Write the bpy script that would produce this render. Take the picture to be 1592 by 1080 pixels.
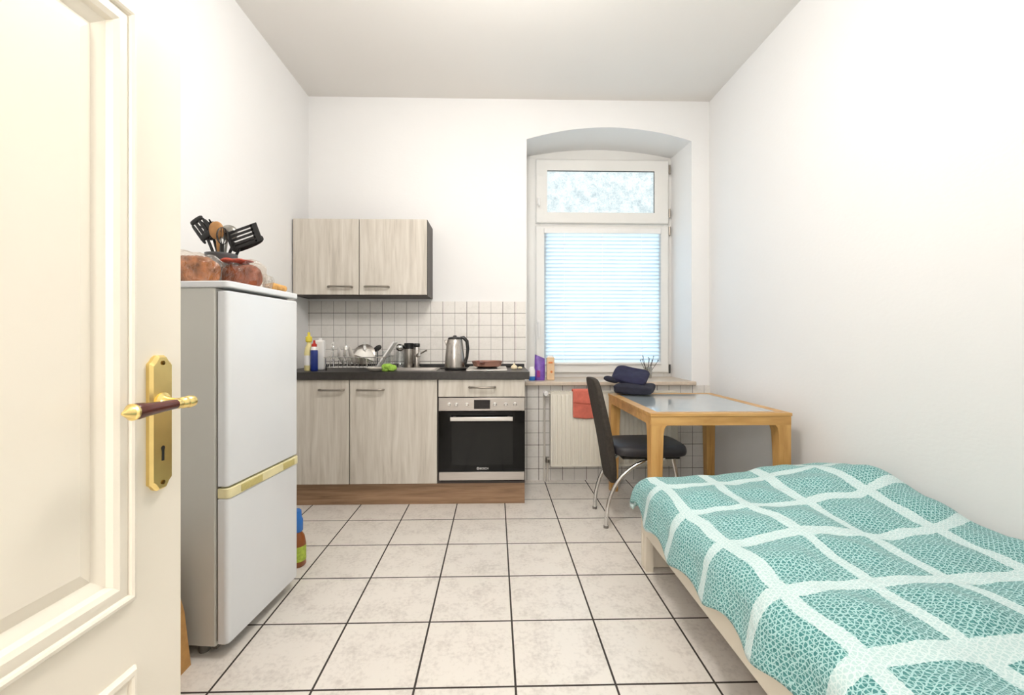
import bpy, bmesh, math, random
from mathutils import Vector, Matrix, noise
random.seed(7)
for o in list(bpy.data.objects): bpy.data.objects.remove(o)
SC = bpy.context.scene
COL = SC.collection

# ------------------------------------------------------------------ camera, world, exposure
cam_d = bpy.data.cameras.new('camera'); cam = bpy.data.objects.new('camera', cam_d); COL.objects.link(cam)
cam_d.sensor_fit = 'HORIZONTAL'; cam_d.sensor_width = 36.0
cam_d.lens = 670.64 / 1592 * 36.0
cam_d.shift_x = (796 - 786) / 1592.0
cam_d.shift_y = (527.9 - 540) / 1592.0
cam_d.clip_start = 0.01
cam.location = (0, 0, 1.146)
cam.rotation_euler = (math.pi / 2, 0, -0.0239)
SC.camera = cam

world = bpy.data.worlds.new('daylight'); SC.world = world; world.use_nodes = True
bgn = world.node_tree.nodes['Background']
bgn.inputs[0].default_value = (0.62, 0.83, 1.0, 1); bgn.inputs[1].default_value = 4.6

SC.view_settings.view_transform = 'Standard'
SC.view_settings.look = 'None'
SC.view_settings.gamma = 1.0
SC.view_settings.use_curve_mapping = False
SC.view_settings.exposure = 0.07
LAMP_POWER = 55.0          # emission of the ceiling globe
HALL_FILL_POWER = 60.0          # emission of the fill globe added in the unseen hallway

# ------------------------------------------------------------------ materials
def lin(c):
    return tuple(((v / 255.0) / 12.92 if v / 255.0 <= 0.04045 else ((v / 255.0 + 0.055) / 1.055) ** 2.4) for v in c) + (1.0,)

class NT:
    """small node-tree writer"""
    def __init__(s, name):
        s.m = bpy.data.materials.new(name); s.m.use_nodes = True
        s.t = s.m.node_tree; s.t.nodes.clear()
        s.out = s.t.nodes.new('ShaderNodeOutputMaterial')
        s.tc = s.t.nodes.new('ShaderNodeTexCoord')
        s.obj = s.tc.outputs['Object']; s.uv = s.tc.outputs['UV']
    def put(s, sock, v):
        if v is None: return
        if hasattr(v, 'is_output'): s.t.links.new(v, sock)
        else: sock.default_value = v
    def node(s, typ, ins=None, **attrs):
        n = s.t.nodes.new(typ)
        for k, v in attrs.items(): setattr(n, k, v)
        for k, v in (ins or {}).items(): s.put(n.inputs[k], v)
        return n
    def math(s, op, a, b=None, c=None):
        n = s.node('ShaderNodeMath', operation=op)
        s.put(n.inputs[0], a); s.put(n.inputs[1], b)
        if c is not None: s.put(n.inputs[2], c)
        return n.outputs[0]
    def xyz(s, v=None):
        n = s.node('ShaderNodeSeparateXYZ', {0: v or s.obj}); return n.outputs
    def comb(s, x, y, z):
        return s.node('ShaderNodeCombineXYZ', {0: x, 1: y, 2: z}).outputs[0]
    def scale(s, v, sc, loc=(0, 0, 0)):
        return s.node('ShaderNodeMapping', {'Vector': v, 'Scale': sc, 'Location': loc}).outputs[0]
    def noise(s, v, sc=5, det=3, rough=.5, dist=0):
        return s.node('ShaderNodeTexNoise', {'Vector': v, 'Scale': sc, 'Detail': det, 'Roughness': rough, 'Distortion': dist}).outputs[0]
    def ramp(s, f, stops):
        n = s.node('ShaderNodeValToRGB', {0: f}); e = n.color_ramp.elements
        while len(e) > 1: e.remove(e[-1])
        e[0].position = stops[0][0]; e[0].color = stops[0][1]
        for p, c in stops[1:]:
            q = e.new(p); q.color = c
        return n.outputs[0]
    def mix(s, f, a, b):
        n = s.node('ShaderNodeMix', data_type='RGBA')
        s.put(n.inputs[0], f); s.put(n.inputs[6], a); s.put(n.inputs[7], b)
        return n.outputs[2]
    def bump(s, h, strength=.2, dist=.01):
        return s.node('ShaderNodeBump', {'Height': h, 'Strength': strength, 'Distance': dist}).outputs[0]
    def bsdf(s, col, rough=.5, metal=0., normal=None, **kw):
        n = s.node('ShaderNodeBsdfPrincipled', {'Base Color': col, 'Roughness': rough, 'Metallic': metal})
        if normal is not None: s.put(n.inputs['Normal'], normal)
        for k, v in kw.items(): s.put(n.inputs[k.replace('_', ' ')], v)
        s.t.links.new(n.outputs[0], s.out.inputs[0])
        return n

def plain(name, col, rough=.5, metal=0., var=.05, sc=14., bump=0., bsc=60., **kw):
    t = NT(name); c = lin(col)
    f = t.noise(t.obj, sc, 3)
    lo = tuple(v * (1 - var) for v in c[:3]) + (1,); hi = tuple(min(1, v * (1 + var)) for v in c[:3]) + (1,)
    cc = t.ramp(f, [(.3, lo), (.7, hi)])
    nm = t.bump(t.noise(t.obj, bsc, 3), bump, .004) if bump else None
    t.bsdf(cc, rough, metal, nm, **kw)
    return t.m

def wood(name, cols, stretch=(14, 14, .9), sc=2.2, rough=.45, dist=.6, bump=.05):
    t = NT(name)
    v = t.scale(t.obj, stretch)
    a = t.noise(v, sc, 6, .6, dist); b = t.noise(t.scale(t.obj, tuple(k * 3.3 for k in stretch)), sc, 3)
    f = t.math('ADD', t.math('MULTIPLY', a, .75), t.math('MULTIPLY', b, .25))
    n = len(cols)
    cc = t.ramp(f, [(.32 + .36 * i / (n - 1), lin(c)) for i, c in enumerate(cols)])
    t.bsdf(cc, rough, 0, t.bump(a, bump, .002))
    return t.m

def wall_mat(name, col, bumpy=.12):
    t = NT(name)
    big = t.noise(t.obj, 1.3, 2); fine = t.noise(t.obj, 55, 4, .6); chip = t.noise(t.scale(t.obj, (1, 1, 1.8)), 38, 2)
    c = lin(col)
    cc = t.ramp(big, [(.3, tuple(v * .985 for v in c[:3]) + (1,)), (.7, c)])
    h = t.math('ADD', t.math('MULTIPLY', fine, .4), chip)
    t.bsdf(cc, .85, 0, t.bump(h, bumpy, .004))
    return t.m

def grid_mat(name, ax, step, off, width, tile_lo, tile_hi, grout, rough=.35, faint=False):
    """square tiles: grout lines where the two axes cross multiples of step"""
    t = NT(name); s = t.xyz()
    masks = []
    for k, o in zip(ax, off):
        q = t.math('DIVIDE', t.math('SUBTRACT', s[k], o - 50 * step), step)
        fr = t.math('FRACT', t.math('ADD', q, .5))
        d = t.math('ABSOLUTE', t.math('SUBTRACT', fr, .5))
        m = t.math('LESS_THAN', d, width / 2 / step)
        if faint:                                              # each joint holds its own amount of dirt
            ln = t.math('FLOOR', t.math('ADD', q, .5))
            wn = t.node('ShaderNodeTexWhiteNoise', {'W': t.math('ADD', ln, 3.7 + 11 * k)}, noise_dimensions='1D').outputs[0]
            m = t.math('MULTIPLY', m, t.math('ADD', t.math('MULTIPLY', wn, .62), .38))
        masks.append(m)
    m = t.math('MAXIMUM', *masks)
    n1 = t.noise(t.obj, 9, 5, .65); n2 = t.noise(t.obj, 60, 3, .6)
    f = t.math('ADD', t.math('MULTIPLY', n1, .55), t.math('MULTIPLY', n2, .45))
    base = t.ramp(f, [(.36, lin(tile_lo)), (.52, lin(tile_hi))])
    cc = t.mix(m, base, lin(grout))
    r = t.math('ADD', t.math('MULTIPLY', m, .5), rough)
    t.bsdf(cc, r, 0, t.bump(t.math('SUBTRACT', 1., m), .35, .003))
    return t.m

def brushed(name, col, rough=.3, stretch=(2, 2, 90)):
    t = NT(name)
    a = t.noise(t.scale(t.obj, stretch), 4, 3)
    c = lin(col)
    cc = t.ramp(a, [(.3, tuple(v * .88 for v in c[:3]) + (1,)), (.7, c)])
    t.bsdf(cc, t.math('ADD', t.math('MULTIPLY', a, .15), rough), 1.0, t.bump(a, .03, .001))
    return t.m

def glow(name, col, strength):
    t = NT(name)
    n = t.node('ShaderNodeEmission', {0: col, 1: strength})
    t.t.links.new(n.outputs[0], t.out.inputs[0]); return t.m

def clear(name, col=(1, 1, 1, 1), gloss=.12, rough=.02, wrinkle=0.):
    """thin clear glass or plastic film"""
    t = NT(name)
    a = t.node('ShaderNodeBsdfTransparent', {0: col}); b = t.node('ShaderNodeBsdfGlossy', {0: (1, 1, 1, 1), 1: rough})
    if wrinkle: t.put(b.inputs['Normal'], t.bump(t.noise(t.obj, 26, 3, .6, 1.), wrinkle, .03))
    lw = t.node('ShaderNodeLayerWeight', {0: .35})
    f = t.math('ADD', t.math('MULTIPLY', lw.outputs[1], .32), gloss)
    m = t.node('ShaderNodeMixShader', {0: f}); t.t.links.new(a.outputs[0], m.inputs[1]); t.t.links.new(b.outputs[0], m.inputs[2])
    t.t.links.new(m.outputs[0], t.out.inputs[0]); return t.m

def translucent(name, c1, c2, sc, share=.7, clear_share=0., vor=False):
    t = NT(name)
    if vor: f = t.math('ADD', t.math('MULTIPLY', t.noise(t.obj, sc, 5, .7, 1.5), .75), t.math('MULTIPLY', t.noise(t.obj, sc * .3, 2), .25))
    else: f = t.noise(t.obj, sc, 2)
    cc = t.ramp(f, [(.38, lin(c1)), (.55, lin(c2))])
    d = t.node('ShaderNodeBsdfDiffuse', {0: cc}); r = t.node('ShaderNodeBsdfTranslucent', {0: cc})
    m = t.node('ShaderNodeMixShader', {0: share}); t.t.links.new(d.outputs[0], m.inputs[1]); t.t.links.new(r.outputs[0], m.inputs[2])
    o = m
    if clear_share:
        q = t.node('ShaderNodeBsdfTransparent', {0: cc})
        o = t.node('ShaderNodeMixShader', {0: clear_share}); t.t.links.new(m.outputs[0], o.inputs[1]); t.t.links.new(q.outputs[0], o.inputs[2])
    t.t.links.new(o.outputs[0], t.out.inputs[0]); return t.m

def duvet_mat():
    t = NT('teal_duvet_print')
    u0, v0, _ = t.xyz(t.uv)
    wob = t.math('MULTIPLY', t.math('SUBTRACT', t.noise(t.uv, 2.6, 2), .5), .10)
    wob2 = t.math('MULTIPLY', t.math('SUBTRACT', t.noise(t.scale(t.uv, (1, 1, 1), (7, 3, 0)), 2.6, 2), .5), .12)
    u = t.math('ADD', u0, wob); v = t.math('ADD', v0, wob2)
    # pale bands, a loose square trellis
    ms = []
    for s, step, off, w in ((u, .243, .775, .022), (v, .272, 1.155, .024)):
        q = t.math('DIVIDE', t.math('SUBTRACT', s, off - 20 * step), step)
        d = t.math('MULTIPLY', t.math('ABSOLUTE', t.math('SUBTRACT', t.math('FRACT', t.math('ADD', q, .5)), .5)), step)
        ed = t.math('MULTIPLY', t.math('SUBTRACT', t.noise(t.uv, 90, 2), .5), .010)
        ms.append(t.math('LESS_THAN', t.math('ADD', d, ed), w))
    band = t.math('MAXIMUM', *ms)
    # fine net of little triangles
    a = .0120; net = None
    for th in (0, 60, 120):
        p = t.math('ADD', t.math('MULTIPLY', u0, math.cos(math.radians(th))), t.math('MULTIPLY', v0, math.sin(math.radians(th))))
        p = t.math('ADD', p, t.math('MULTIPLY', t.math('SUBTRACT', t.noise(t.scale(t.uv, (1, 1, 1), (th, 0, 0)), 45, 2), .5), .017))
        d = t.math('ABSOLUTE', t.math('SUBTRACT', t.math('FRACT', t.math('DIVIDE', t.math('ADD', p, 10), a)), .5))
        net = d if net is None else t.math('MINIMUM', net, d)
    net = t.math('LESS_THAN', net, .105)
    teal = t.ramp(t.noise(t.uv, 120, 2), [(.35, lin((54, 122, 122))), (.65, lin((80, 148, 146)))])
    fill = t.mix(net, teal, lin((170, 210, 209)))
    pale = t.mix(net, lin((188, 216, 215)), lin((214, 231, 230)))
    cc = t.mix(band, fill, pale)
    h = t.math('ADD', t.noise(t.uv, 14, 4, .6), t.math('MULTIPLY', t.noise(t.uv, 400, 2), .1))
    t.bsdf(cc, .9, 0, t.bump(h, .55, .035), Sheen_Weight=.15)
    return t.m

W_WALL = wall_mat('white_woodchip_paint', (237, 236, 235))
W_CEIL = wall_mat('white_ceiling_paint', (232, 228, 223), .05)
FLOOR = grid_mat('speckled_floor_tiles', (0, 1), .3333, (-.9327, 2.7583), .0074, (206, 199, 191), (228, 222, 214), (50, 42, 37), .28)
WTILE = grid_mat('white_wall_tiles', (0, 2), .0975, (-.328, 1.361), .0044, (222, 218, 212), (230, 226, 221), (72, 62, 55), .42, True)
WTILE2 = WTILE
CREAM = plain('cream_door_paint', (238, 230, 215), .3, 0, .015, 3)
FRAME = plain('white_window_plastic', (232, 230, 226), .35, 0, .02, 4)
CABW = wood('washed_grey_wood', [(178, 170, 158), (196, 188, 176), (206, 199, 188), (214, 208, 198)], (11, 11, .8), 2.0, .45, .9)
DARK = plain('dark_brown_board', (62, 54, 50), .5, 0, .08, 20)
WORK = plain('anthracite_laminate', (50, 46, 43), .4, 0, .25, 45)
PLINTH = wood('brown_oak_plinth', [(122, 94, 70), (152, 120, 92), (174, 142, 112)], (.9, 14, 14), 2.2, .5)
BEECH = wood('beech_wood', [(176, 128, 66), (204, 157, 92), (218, 174, 110)], (9, 9, 1.0), 2.0, .4, .4)
BEECHX = wood('beech_wood_crosswise', [(176, 128, 66), (204, 157, 92), (218, 174, 110)], (1.0, 9, 9), 2.0, .4, .4)
STEEL = brushed('brushed_steel', (196, 190, 184), .26, (2, 90, 90))
STEELV = brushed('brushed_steel_upright', (190, 184, 178), .22, (60, 60, 2))
CHROME = plain('chrome', (215, 214, 212), .08, 1.0, .02)
NICKEL = plain('satin_nickel', (150, 143, 134), .3, 1.0, .04)
BRASS = plain('polished_brass', (246, 220, 146), .26, 1.0, .06, 30)
BROWNW = wood('dark_red_wood', [(58, 26, 20), (86, 42, 34), (104, 56, 46)], (12, 1, 12), 3, .2)
BLACK = plain('black_plastic', (24, 23, 23), .35, 0, .1)
BLACKG = plain('black_oven_glass', (7, 7, 7), .06, 0, .1, Specular_IOR_Level=.22)
OVENIN = plain('dark_oven_window', (20, 21, 20), .08, 0, .02, Specular_IOR_Level=.28)
DISP = plain('dark_display', (18, 10, 10), .1, 0, .1)
WHITE = plain('white_enamel', (226, 228, 230), .22, 0, .015, 4)
FSIDE = plain('grey_white_enamel', (206, 205, 198), .3, 0, .02, 3)
FCREAM = plain('yellowed_plastic', (232, 222, 176), .4, 0, .05)
FOLIVE = plain('olive_grip', (196, 182, 118), .45, 0, .08, 60, .2)
GREY = plain('grey_rubber', (120, 116, 110), .6, 0, .05)
SILL = plain('beige_sill_stone', (206, 190, 172), .4, 0, .06, 40)
RAD = plain('cream_radiator_enamel', (232, 227, 214), .3, 0, .015, 4)
CHAIRB = plain('charcoal_fabric', (58, 52, 46), .9, 0, .22, 60, .3, 250)
CHAIRS = plain('black_leatherette', (40, 38, 42), .45, 0, .12, 20, .15, 90)
BEDF = plain('cream_bed_board', (226, 217, 200), .45, 0, .02, 5)
DUVET = duvet_mat()
SHEET = plain('white_cotton', (236, 234, 230), .9, 0, .02, 8, .2, 40)
NAVY = plain('navy_cotton', (40, 40, 66), .95, 0, .15, 25, .5, 140)
NAVY2 = plain('dark_blue_grey_cotton', (44, 45, 58), .95, 0, .15, 25, .5, 140)
CORAL = plain('coral_terry', (208, 112, 95), .95, 0, .10, 30, .5, 220)
PANE = translucent('frosted_pane_glass', (176, 173, 169), (208, 200, 192), 48, .95, .06, True)
CLEARP = clear('clear_window_glass', (.97, .98, .98, 1), .05, .02)
def table_glass():
    t = NT('frosted_table_glass'); c = t.ramp(t.noise(t.obj, 5, 2), [(.3, lin((226, 238, 244))), (.7, lin((234, 243, 248)))])
    tr = t.node('ShaderNodeBsdfTranslucent', {0: c}); d = t.node('ShaderNodeBsdfDiffuse', {0: c}); g = t.node('ShaderNodeBsdfGlossy', {0: (1, 1, 1, 1), 1: .06})
    m = t.node('ShaderNodeMixShader', {0: .62}); t.t.links.new(d.outputs[0], m.inputs[1]); t.t.links.new(tr.outputs[0], m.inputs[2])
    lw = t.node('ShaderNodeLayerWeight', {0: .45}); q = t.node('ShaderNodeMixShader', {0: t.math('ADD', t.math('MULTIPLY', lw.outputs[1], .7), .04)})
    t.t.links.new(m.outputs[0], q.inputs[1]); t.t.links.new(g.outputs[0], q.inputs[2])
    t.t.links.new(q.outputs[0], t.out.inputs[0]); return t.m
TABLEG = table_glass()
BLIND = translucent('white_blind_slats', (204, 210, 214), (210, 216, 219), 3, .58)
KRAFT = plain('brown_paper', (186, 140, 82), .85, 0, .15, 30, .3, 120)
CRUST = plain('bread_crust', (158, 100, 54), .8, 0, .6, 26, .5, 60)
CRUST2 = plain('dark_bread_crust', (128, 68, 40), .8, 0, .6, 26, .5, 60)
PASTRY = plain('golden_pastry', (206, 158, 92), .8, 0, .25, 30, .5, 60)
FILM = clear('clear_plastic_film', (.97, .93, .88, 1), .06, .10, 1.)
GLASS = clear('clear_glass', (.95, .97, .97, 1), .14, .03)
SPOONW = plain('spoon_wood', (176, 128, 76), .6, 0, .15, 30)
LADLE = plain('grey_steel_ladle', (150, 148, 142), .3, 1.0, .08)
CROCK = plain('grey_glazed_crock', (92, 94, 96), .35, 0, .1)
RED = plain('red_plastic', (186, 44, 34), .4, 0, .08)
REDFOIL = plain('red_net', (178, 76, 58), .6, 0, .3, 120, .3)
BLUE = plain('blue_plastic', (26, 46, 122), .35, 0, .06)
SKYBLUE = plain('bright_blue_plastic', (44, 112, 190), .4, 0, .08)
AMBER = plain('amber_brown_plastic', (140, 78, 36), .3, 0, .1)
GREEN = plain('lime_green_foam', (150, 190, 74), .85, 0, .2, 80, .6, 160)
LABELG = plain('green_yellow_paper', (170, 190, 70), .6, 0, .25, 60)
YELLOW = plain('yellow_plastic', (226, 208, 70), .4, 0, .08)
PALEY = plain('pale_yellow_liquid', (232, 220, 160), .3, 0, .1)
WPLAST = plain('white_plastic', (236, 234, 232), .35, 0, .02)
CERAM = plain('white_ceramic', (236, 232, 226), .15, 0, .02)
PURPLE = plain('purple_foil', (104, 62, 158), .3, 0, .2, 40, .3, 40)
MAGENTA = plain('magenta_print', (150, 40, 120), .4, 0, .2, 40)
BEIGEP = plain('beige_carton', (222, 190, 152), .6, 0, .08, 30)
ORANGEP = plain('orange_print', (206, 120, 60), .6, 0, .15, 60)
COPPER = plain('brown_pan_enamel', (150, 108, 92), .4, 0, .1)
GARLIC = plain('garlic_skin', (234, 220, 186), .6, 0, .1, 40)
BATHW = plain('white_pipe_paint', (216, 210, 200), .4, 0, .04)
TWIG = plain('dark_sticks', (60, 52, 46), .7, 0, .2)

# ------------------------------------------------------------------ mesh writer
class MB:
    def __init__(s): s.v = []; s.f = []; s.uv = None
    def add(s, vs, fs):
        b = len(s.v); s.v += [tuple(v) for v in vs]; s.f += [tuple(i + b for i in f) for f in fs]; return s
    def box(s, x0, x1, y0, y1, z0, z1, M=None):
        vs = [Vector((x, y, z)) for z in (z0, z1) for y in (y0, y1) for x in (x0, x1)]
        if M is not None: vs = [M @ v for v in vs]
        return s.add(vs, [(0, 2, 3, 1), (4, 5, 7, 6), (0, 1, 5, 4), (2, 6, 7, 3), (0, 4, 6, 2), (1, 3, 7, 5)])
    def loft(s, rings, cap=True, closed=True):
        n = len(rings[0]); vs = [p for r in rings for p in r]; fs = []
        for i in range(len(rings) - 1):
            for j in range(n if closed else n - 1):
                a = i * n + j; b = i * n + (j + 1) % n
                fs.append((a, b, b + n, a + n))
        if cap and closed:
            fs.append(tuple(range(n))[::-1]); fs.append(tuple(range((len(rings) - 1) * n, len(rings) * n)))
        return s.add(vs, fs)
    def lathe(s, prof, c=(0, 0, 0), seg=24, M=None, cap=True):
        rings = []
        for r, z in prof:
            ring = [Vector((r * math.cos(2 * math.pi * k / seg), r * math.sin(2 * math.pi * k / seg), z)) for k in range(seg)]
            rings.append([(M @ p if M is not None else p) + Vector(c) for p in ring])
        return s.loft(rings, cap)
    def tube(s, pts, r, seg=10, cap=True, closed=False):
        pts = [Vector(p) for p in pts]; n = len(pts)
        rs = r if isinstance(r, (list, tuple)) else [r] * n
        rings = []; up = None
        for i, p in enumerate(pts):
            a = pts[(i - 1) % n] if (closed or i > 0) else p; b = pts[(i + 1) % n] if (closed or i < n - 1) else p
            t = (b - a).normalized()
            if up is None:
                up = t.orthogonal().normalized()
            up = (up - t * up.dot(t)).normalized(); w = t.cross(up)
            rings.append([p + (up * math.cos(2 * math.pi * k / seg) + w * math.sin(2 * math.pi * k / seg)) * rs[i] for k in range(seg)])
        if closed: rings.append(rings[0])
        return s.loft(rings, cap and not closed)
    def prism(s, poly, ax, a, b):
        """poly: list of 2D points in the two axes other than ax; extruded from a to b along ax"""
        def P(p, h):
            q = [p[0], p[1]]; q.insert(ax, h); return tuple(q)
        return s.loft([[P(p, a) for p in poly], [P(p, b) for p in poly]])
    def super(s, c, r, e1=.5, e2=.5, nu=28, nv=14, namp=0., nsc=8., M=None, seed=0):
        def sg(v, e): return math.copysign(abs(v) ** e, v)
        rings = []
        for i in range(nv + 1):
            ph = -math.pi / 2 + math.pi * i / nv
            ph = max(-math.pi / 2 + .04, min(math.pi / 2 - .04, ph)); ring = []
            for j in range(nu):
                th = 2 * math.pi * j / nu
                p = Vector((r[0] * sg(math.cos(ph), e1) * sg(math.cos(th), e2), r[1] * sg(math.cos(ph), e1) * sg(math.sin(th), e2), r[2] * sg(math.sin(ph), e1)))
                if namp:
                    d = noise.noise(p * nsc + Vector((seed, seed * 2, 0))); p = p + p.normalized() * d * namp
                if M is not None: p = M @ p
                ring.append(p + Vector(c))
            rings.append(ring)
        return s.loft(rings)
    def plate_ring(s, y0, y1, z0, z1, prof, M=None):
        """mitred rectangular moulding in the local yz plane: prof = (inset, height along x)"""
        rings = []
        for i, h in prof:
            r = [Vector((h, y0 + i, z0 + i)), Vector((h, y1 - i, z0 + i)), Vector((h, y1 - i, z1 - i)), Vector((h, y0 + i, z1 - i))]
            rings.append([M @ p for p in r] if M is not None else r)
        return s.loft(rings, False)
    def build(s, name, mat, parent=None, smooth=True, bevel=0., local=False, angle=40, solid=0., sub=0, seg=2):
        me = bpy.data.meshes.new(name)
        vs = s.v
        if parent is not None and not local:
            root = parent
            while root.parent: root = root.parent
            Mi = (Matrix.Translation(root.location) @ root.rotation_euler.to_matrix().to_4x4()).inverted()
            vs = [tuple(Mi @ Vector(v)) for v in vs]
        me.from_pydata(vs, [], s.f); me.validate()
        bm = bmesh.new(); bm.from_mesh(me); bmesh.ops.recalc_face_normals(bm, faces=bm.faces); bm.to_mesh(me); bm.free()
        if s.uv:
            l = me.uv_layers.new(name='UVMap')
            for lo in me.loops: l.data[lo.index].uv = s.uv[lo.vertex_index]
        me.materials.append(mat)
        if smooth:
            me.polygons.foreach_set('use_smooth', [True] * len(me.polygons)); me.set_sharp_from_angle(angle=math.radians(angle))
        o = bpy.data.objects.new(name, me); COL.objects.link(o)
        if parent is not None: o.parent = parent
        if solid:
            m = o.modifiers.new('s', 'SOLIDIFY'); m.thickness = solid; m.offset = -1
        if bevel:
            m = o.modifiers.new('b', 'BEVEL'); m.width = bevel; m.segments = seg; m.limit_method = 'ANGLE'; m.angle_limit = math.radians(40)
        if sub:
            m = o.modifiers.new('u', 'SUBSURF'); m.levels = sub; m.render_levels = sub
        return o

def tag(o, label, cat, group=None, kind=None):
    o['label'] = label; o['category'] = cat
    if group: o['group'] = group
    if kind: o['kind'] = kind
    return o
def thing(name, label, cat, loc=(0, 0, 0), rz=0., group=None):
    o = bpy.data.objects.new(name, None); COL.objects.link(o); o.empty_display_size = .1
    o.location = loc; o.rotation_euler = (0, 0, rz)
    return tag(o, label, cat, group)
def struct(o, label=None, cat=None):
    o['kind'] = 'structure'
    if label: o['label'] = label
    if cat: o['category'] = cat
    return o
def copy_tree(o, parent=None):
    c = o.copy(); COL.objects.link(c)
    if parent is not None: c.parent = parent
    for ch in list(o.children): copy_tree(ch, c)
    return c
def RZ(a): return Matrix.Rotation(a, 4, 'Z')
def RX(a): return Matrix.Rotation(a, 4, 'X')
def RY(a): return Matrix.Rotation(a, 4, 'Y')
def arc(c, r, a0, a1, n, plane='xz'):
    out = []
    for i in range(n + 1):
        t = a0 + (a1 - a0) * i / n; p = [0, 0, 0]
        i0, i1 = 'xyz'.index(plane[0]), 'xyz'.index(plane[1])
        p[0], p[1], p[2] = c; p[i0] += r * math.cos(t); p[i1] += r * math.sin(t); out.append(Vector(p))
    return out

# ------------------------------------------------------------------ the room
XL, XR, YN, YF, H = -1.507, 1.768, -.03, 3.52, 3.11
struct(MB().box(XL, XR, -1.4, YF, -.05, 0).build('floor', FLOOR, smooth=False), 'speckled white square tiled floor with dark joints', 'floor')
struct(MB().box(XL, XR, -1.4, YF, H, H + .05).build('ceiling', W_CEIL, smooth=False), 'plain off white painted ceiling', 'ceiling')
struct(MB().box(XL - .08, XL, -1.4, YF + .55, -.05, H + .05).build('wall_left', W_WALL, smooth=False), 'white painted wall behind the refrigerator', 'wall')
struct(MB().box(XR, XR + .08, -1.4, YF + .55, -.05, H + .05).build('wall_right', W_WALL, smooth=False), 'white woodchip wall beside the bed', 'wall')

# far wall with the arched window niche
WX0, WX1, WZ0 = .256, 1.618, .79
def arc_z(x, zs, za):
    m = (WX0 + WX1) / 2; t = (x - m) / ((WX1 - WX0) / 2)
    return za - (za - zs) * t * t
NA = 24
axs = [WX0 + (WX1 - WX0) * i / NA for i in range(NA + 1)]
b = MB()
for (Y, zs, za) in ((YF, 2.783, 2.888), (YF + .50, 2.823, 2.888)):
    for (x0, x1) in ((XL, WX0), (WX1, XR)):
        b.add([(x0, Y, 0), (x1, Y, 0), (x1, Y, H), (x0, Y, H)], [(0, 1, 2, 3)])
    b.add([(WX0, Y, 0), (WX1, Y, 0), (WX1, Y, WZ0), (WX0, Y, WZ0)], [(0, 1, 2, 3)])
    for i in range(NA):
        p, q = axs[i], axs[i + 1]
        b.add([(p, Y, arc_z(p, zs, za)), (q, Y, arc_z(q, zs, za)), (q, Y, H), (p, Y, H)], [(0, 1, 2, 3)])
ring = lambda Y, zs, za: [(WX0, Y, WZ0)] + [(x, Y, arc_z(x, zs, za)) for x in axs] + [(WX1, Y, WZ0)]
b.loft([ring(YF, 2.783, 2.888), ring(YF + .50, 2.823, 2.888)], False)
struct(b.build('wall_far', W_WALL, angle=25), 'white wall with arched window niche behind the kitchen', 'wall')

# wall behind the camera with the doorway, and the hallway beyond it
b = MB()
DX0, DX1, DZ = -.72, .30, 2.10
b.box(XL, DX0, YN - .16, YN, 0, H); b.box(DX1, XR, YN - .16, YN, 0, H); b.box(DX0, DX1, YN - .16, YN, DZ, H)
struct(b.build('wall_near', W_WALL, smooth=False), 'white wall with the doorway', 'wall')
struct(MB().box(XL, XR, -1.48, -1.4, 0, H).build('wall_hallway', W_WALL, smooth=False), 'white end wall of the hallway', 'wall')
b = MB()
b.box(DX0, DX0 + .03, YN - .17, YN - .005, 0, DZ); b.box(DX1 - .03, DX1, YN - .17, YN - .005, 0, DZ); b.box(DX0 + .03, DX1 - .03, YN - .17, YN - .005, DZ - .03, DZ)
struct(b.build('trim_1', CREAM, bevel=.003), 'cream door lining around the doorway', 'trim')

# tiled strips of the far wall: splashback, and wainscot below the window
struct(MB().box(XL, WX0 - .008, YF - .009, YF, 0, 1.456).build('trim_2', WTILE, smooth=False), 'white square splashback tiles with dark joints', 'tiles')
struct(MB().box(WX0 - .008, XR, YF - .009, YF, 0, .772).build('trim_3', WTILE2, smooth=False), 'white square tiles below the window sill', 'tiles')

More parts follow.
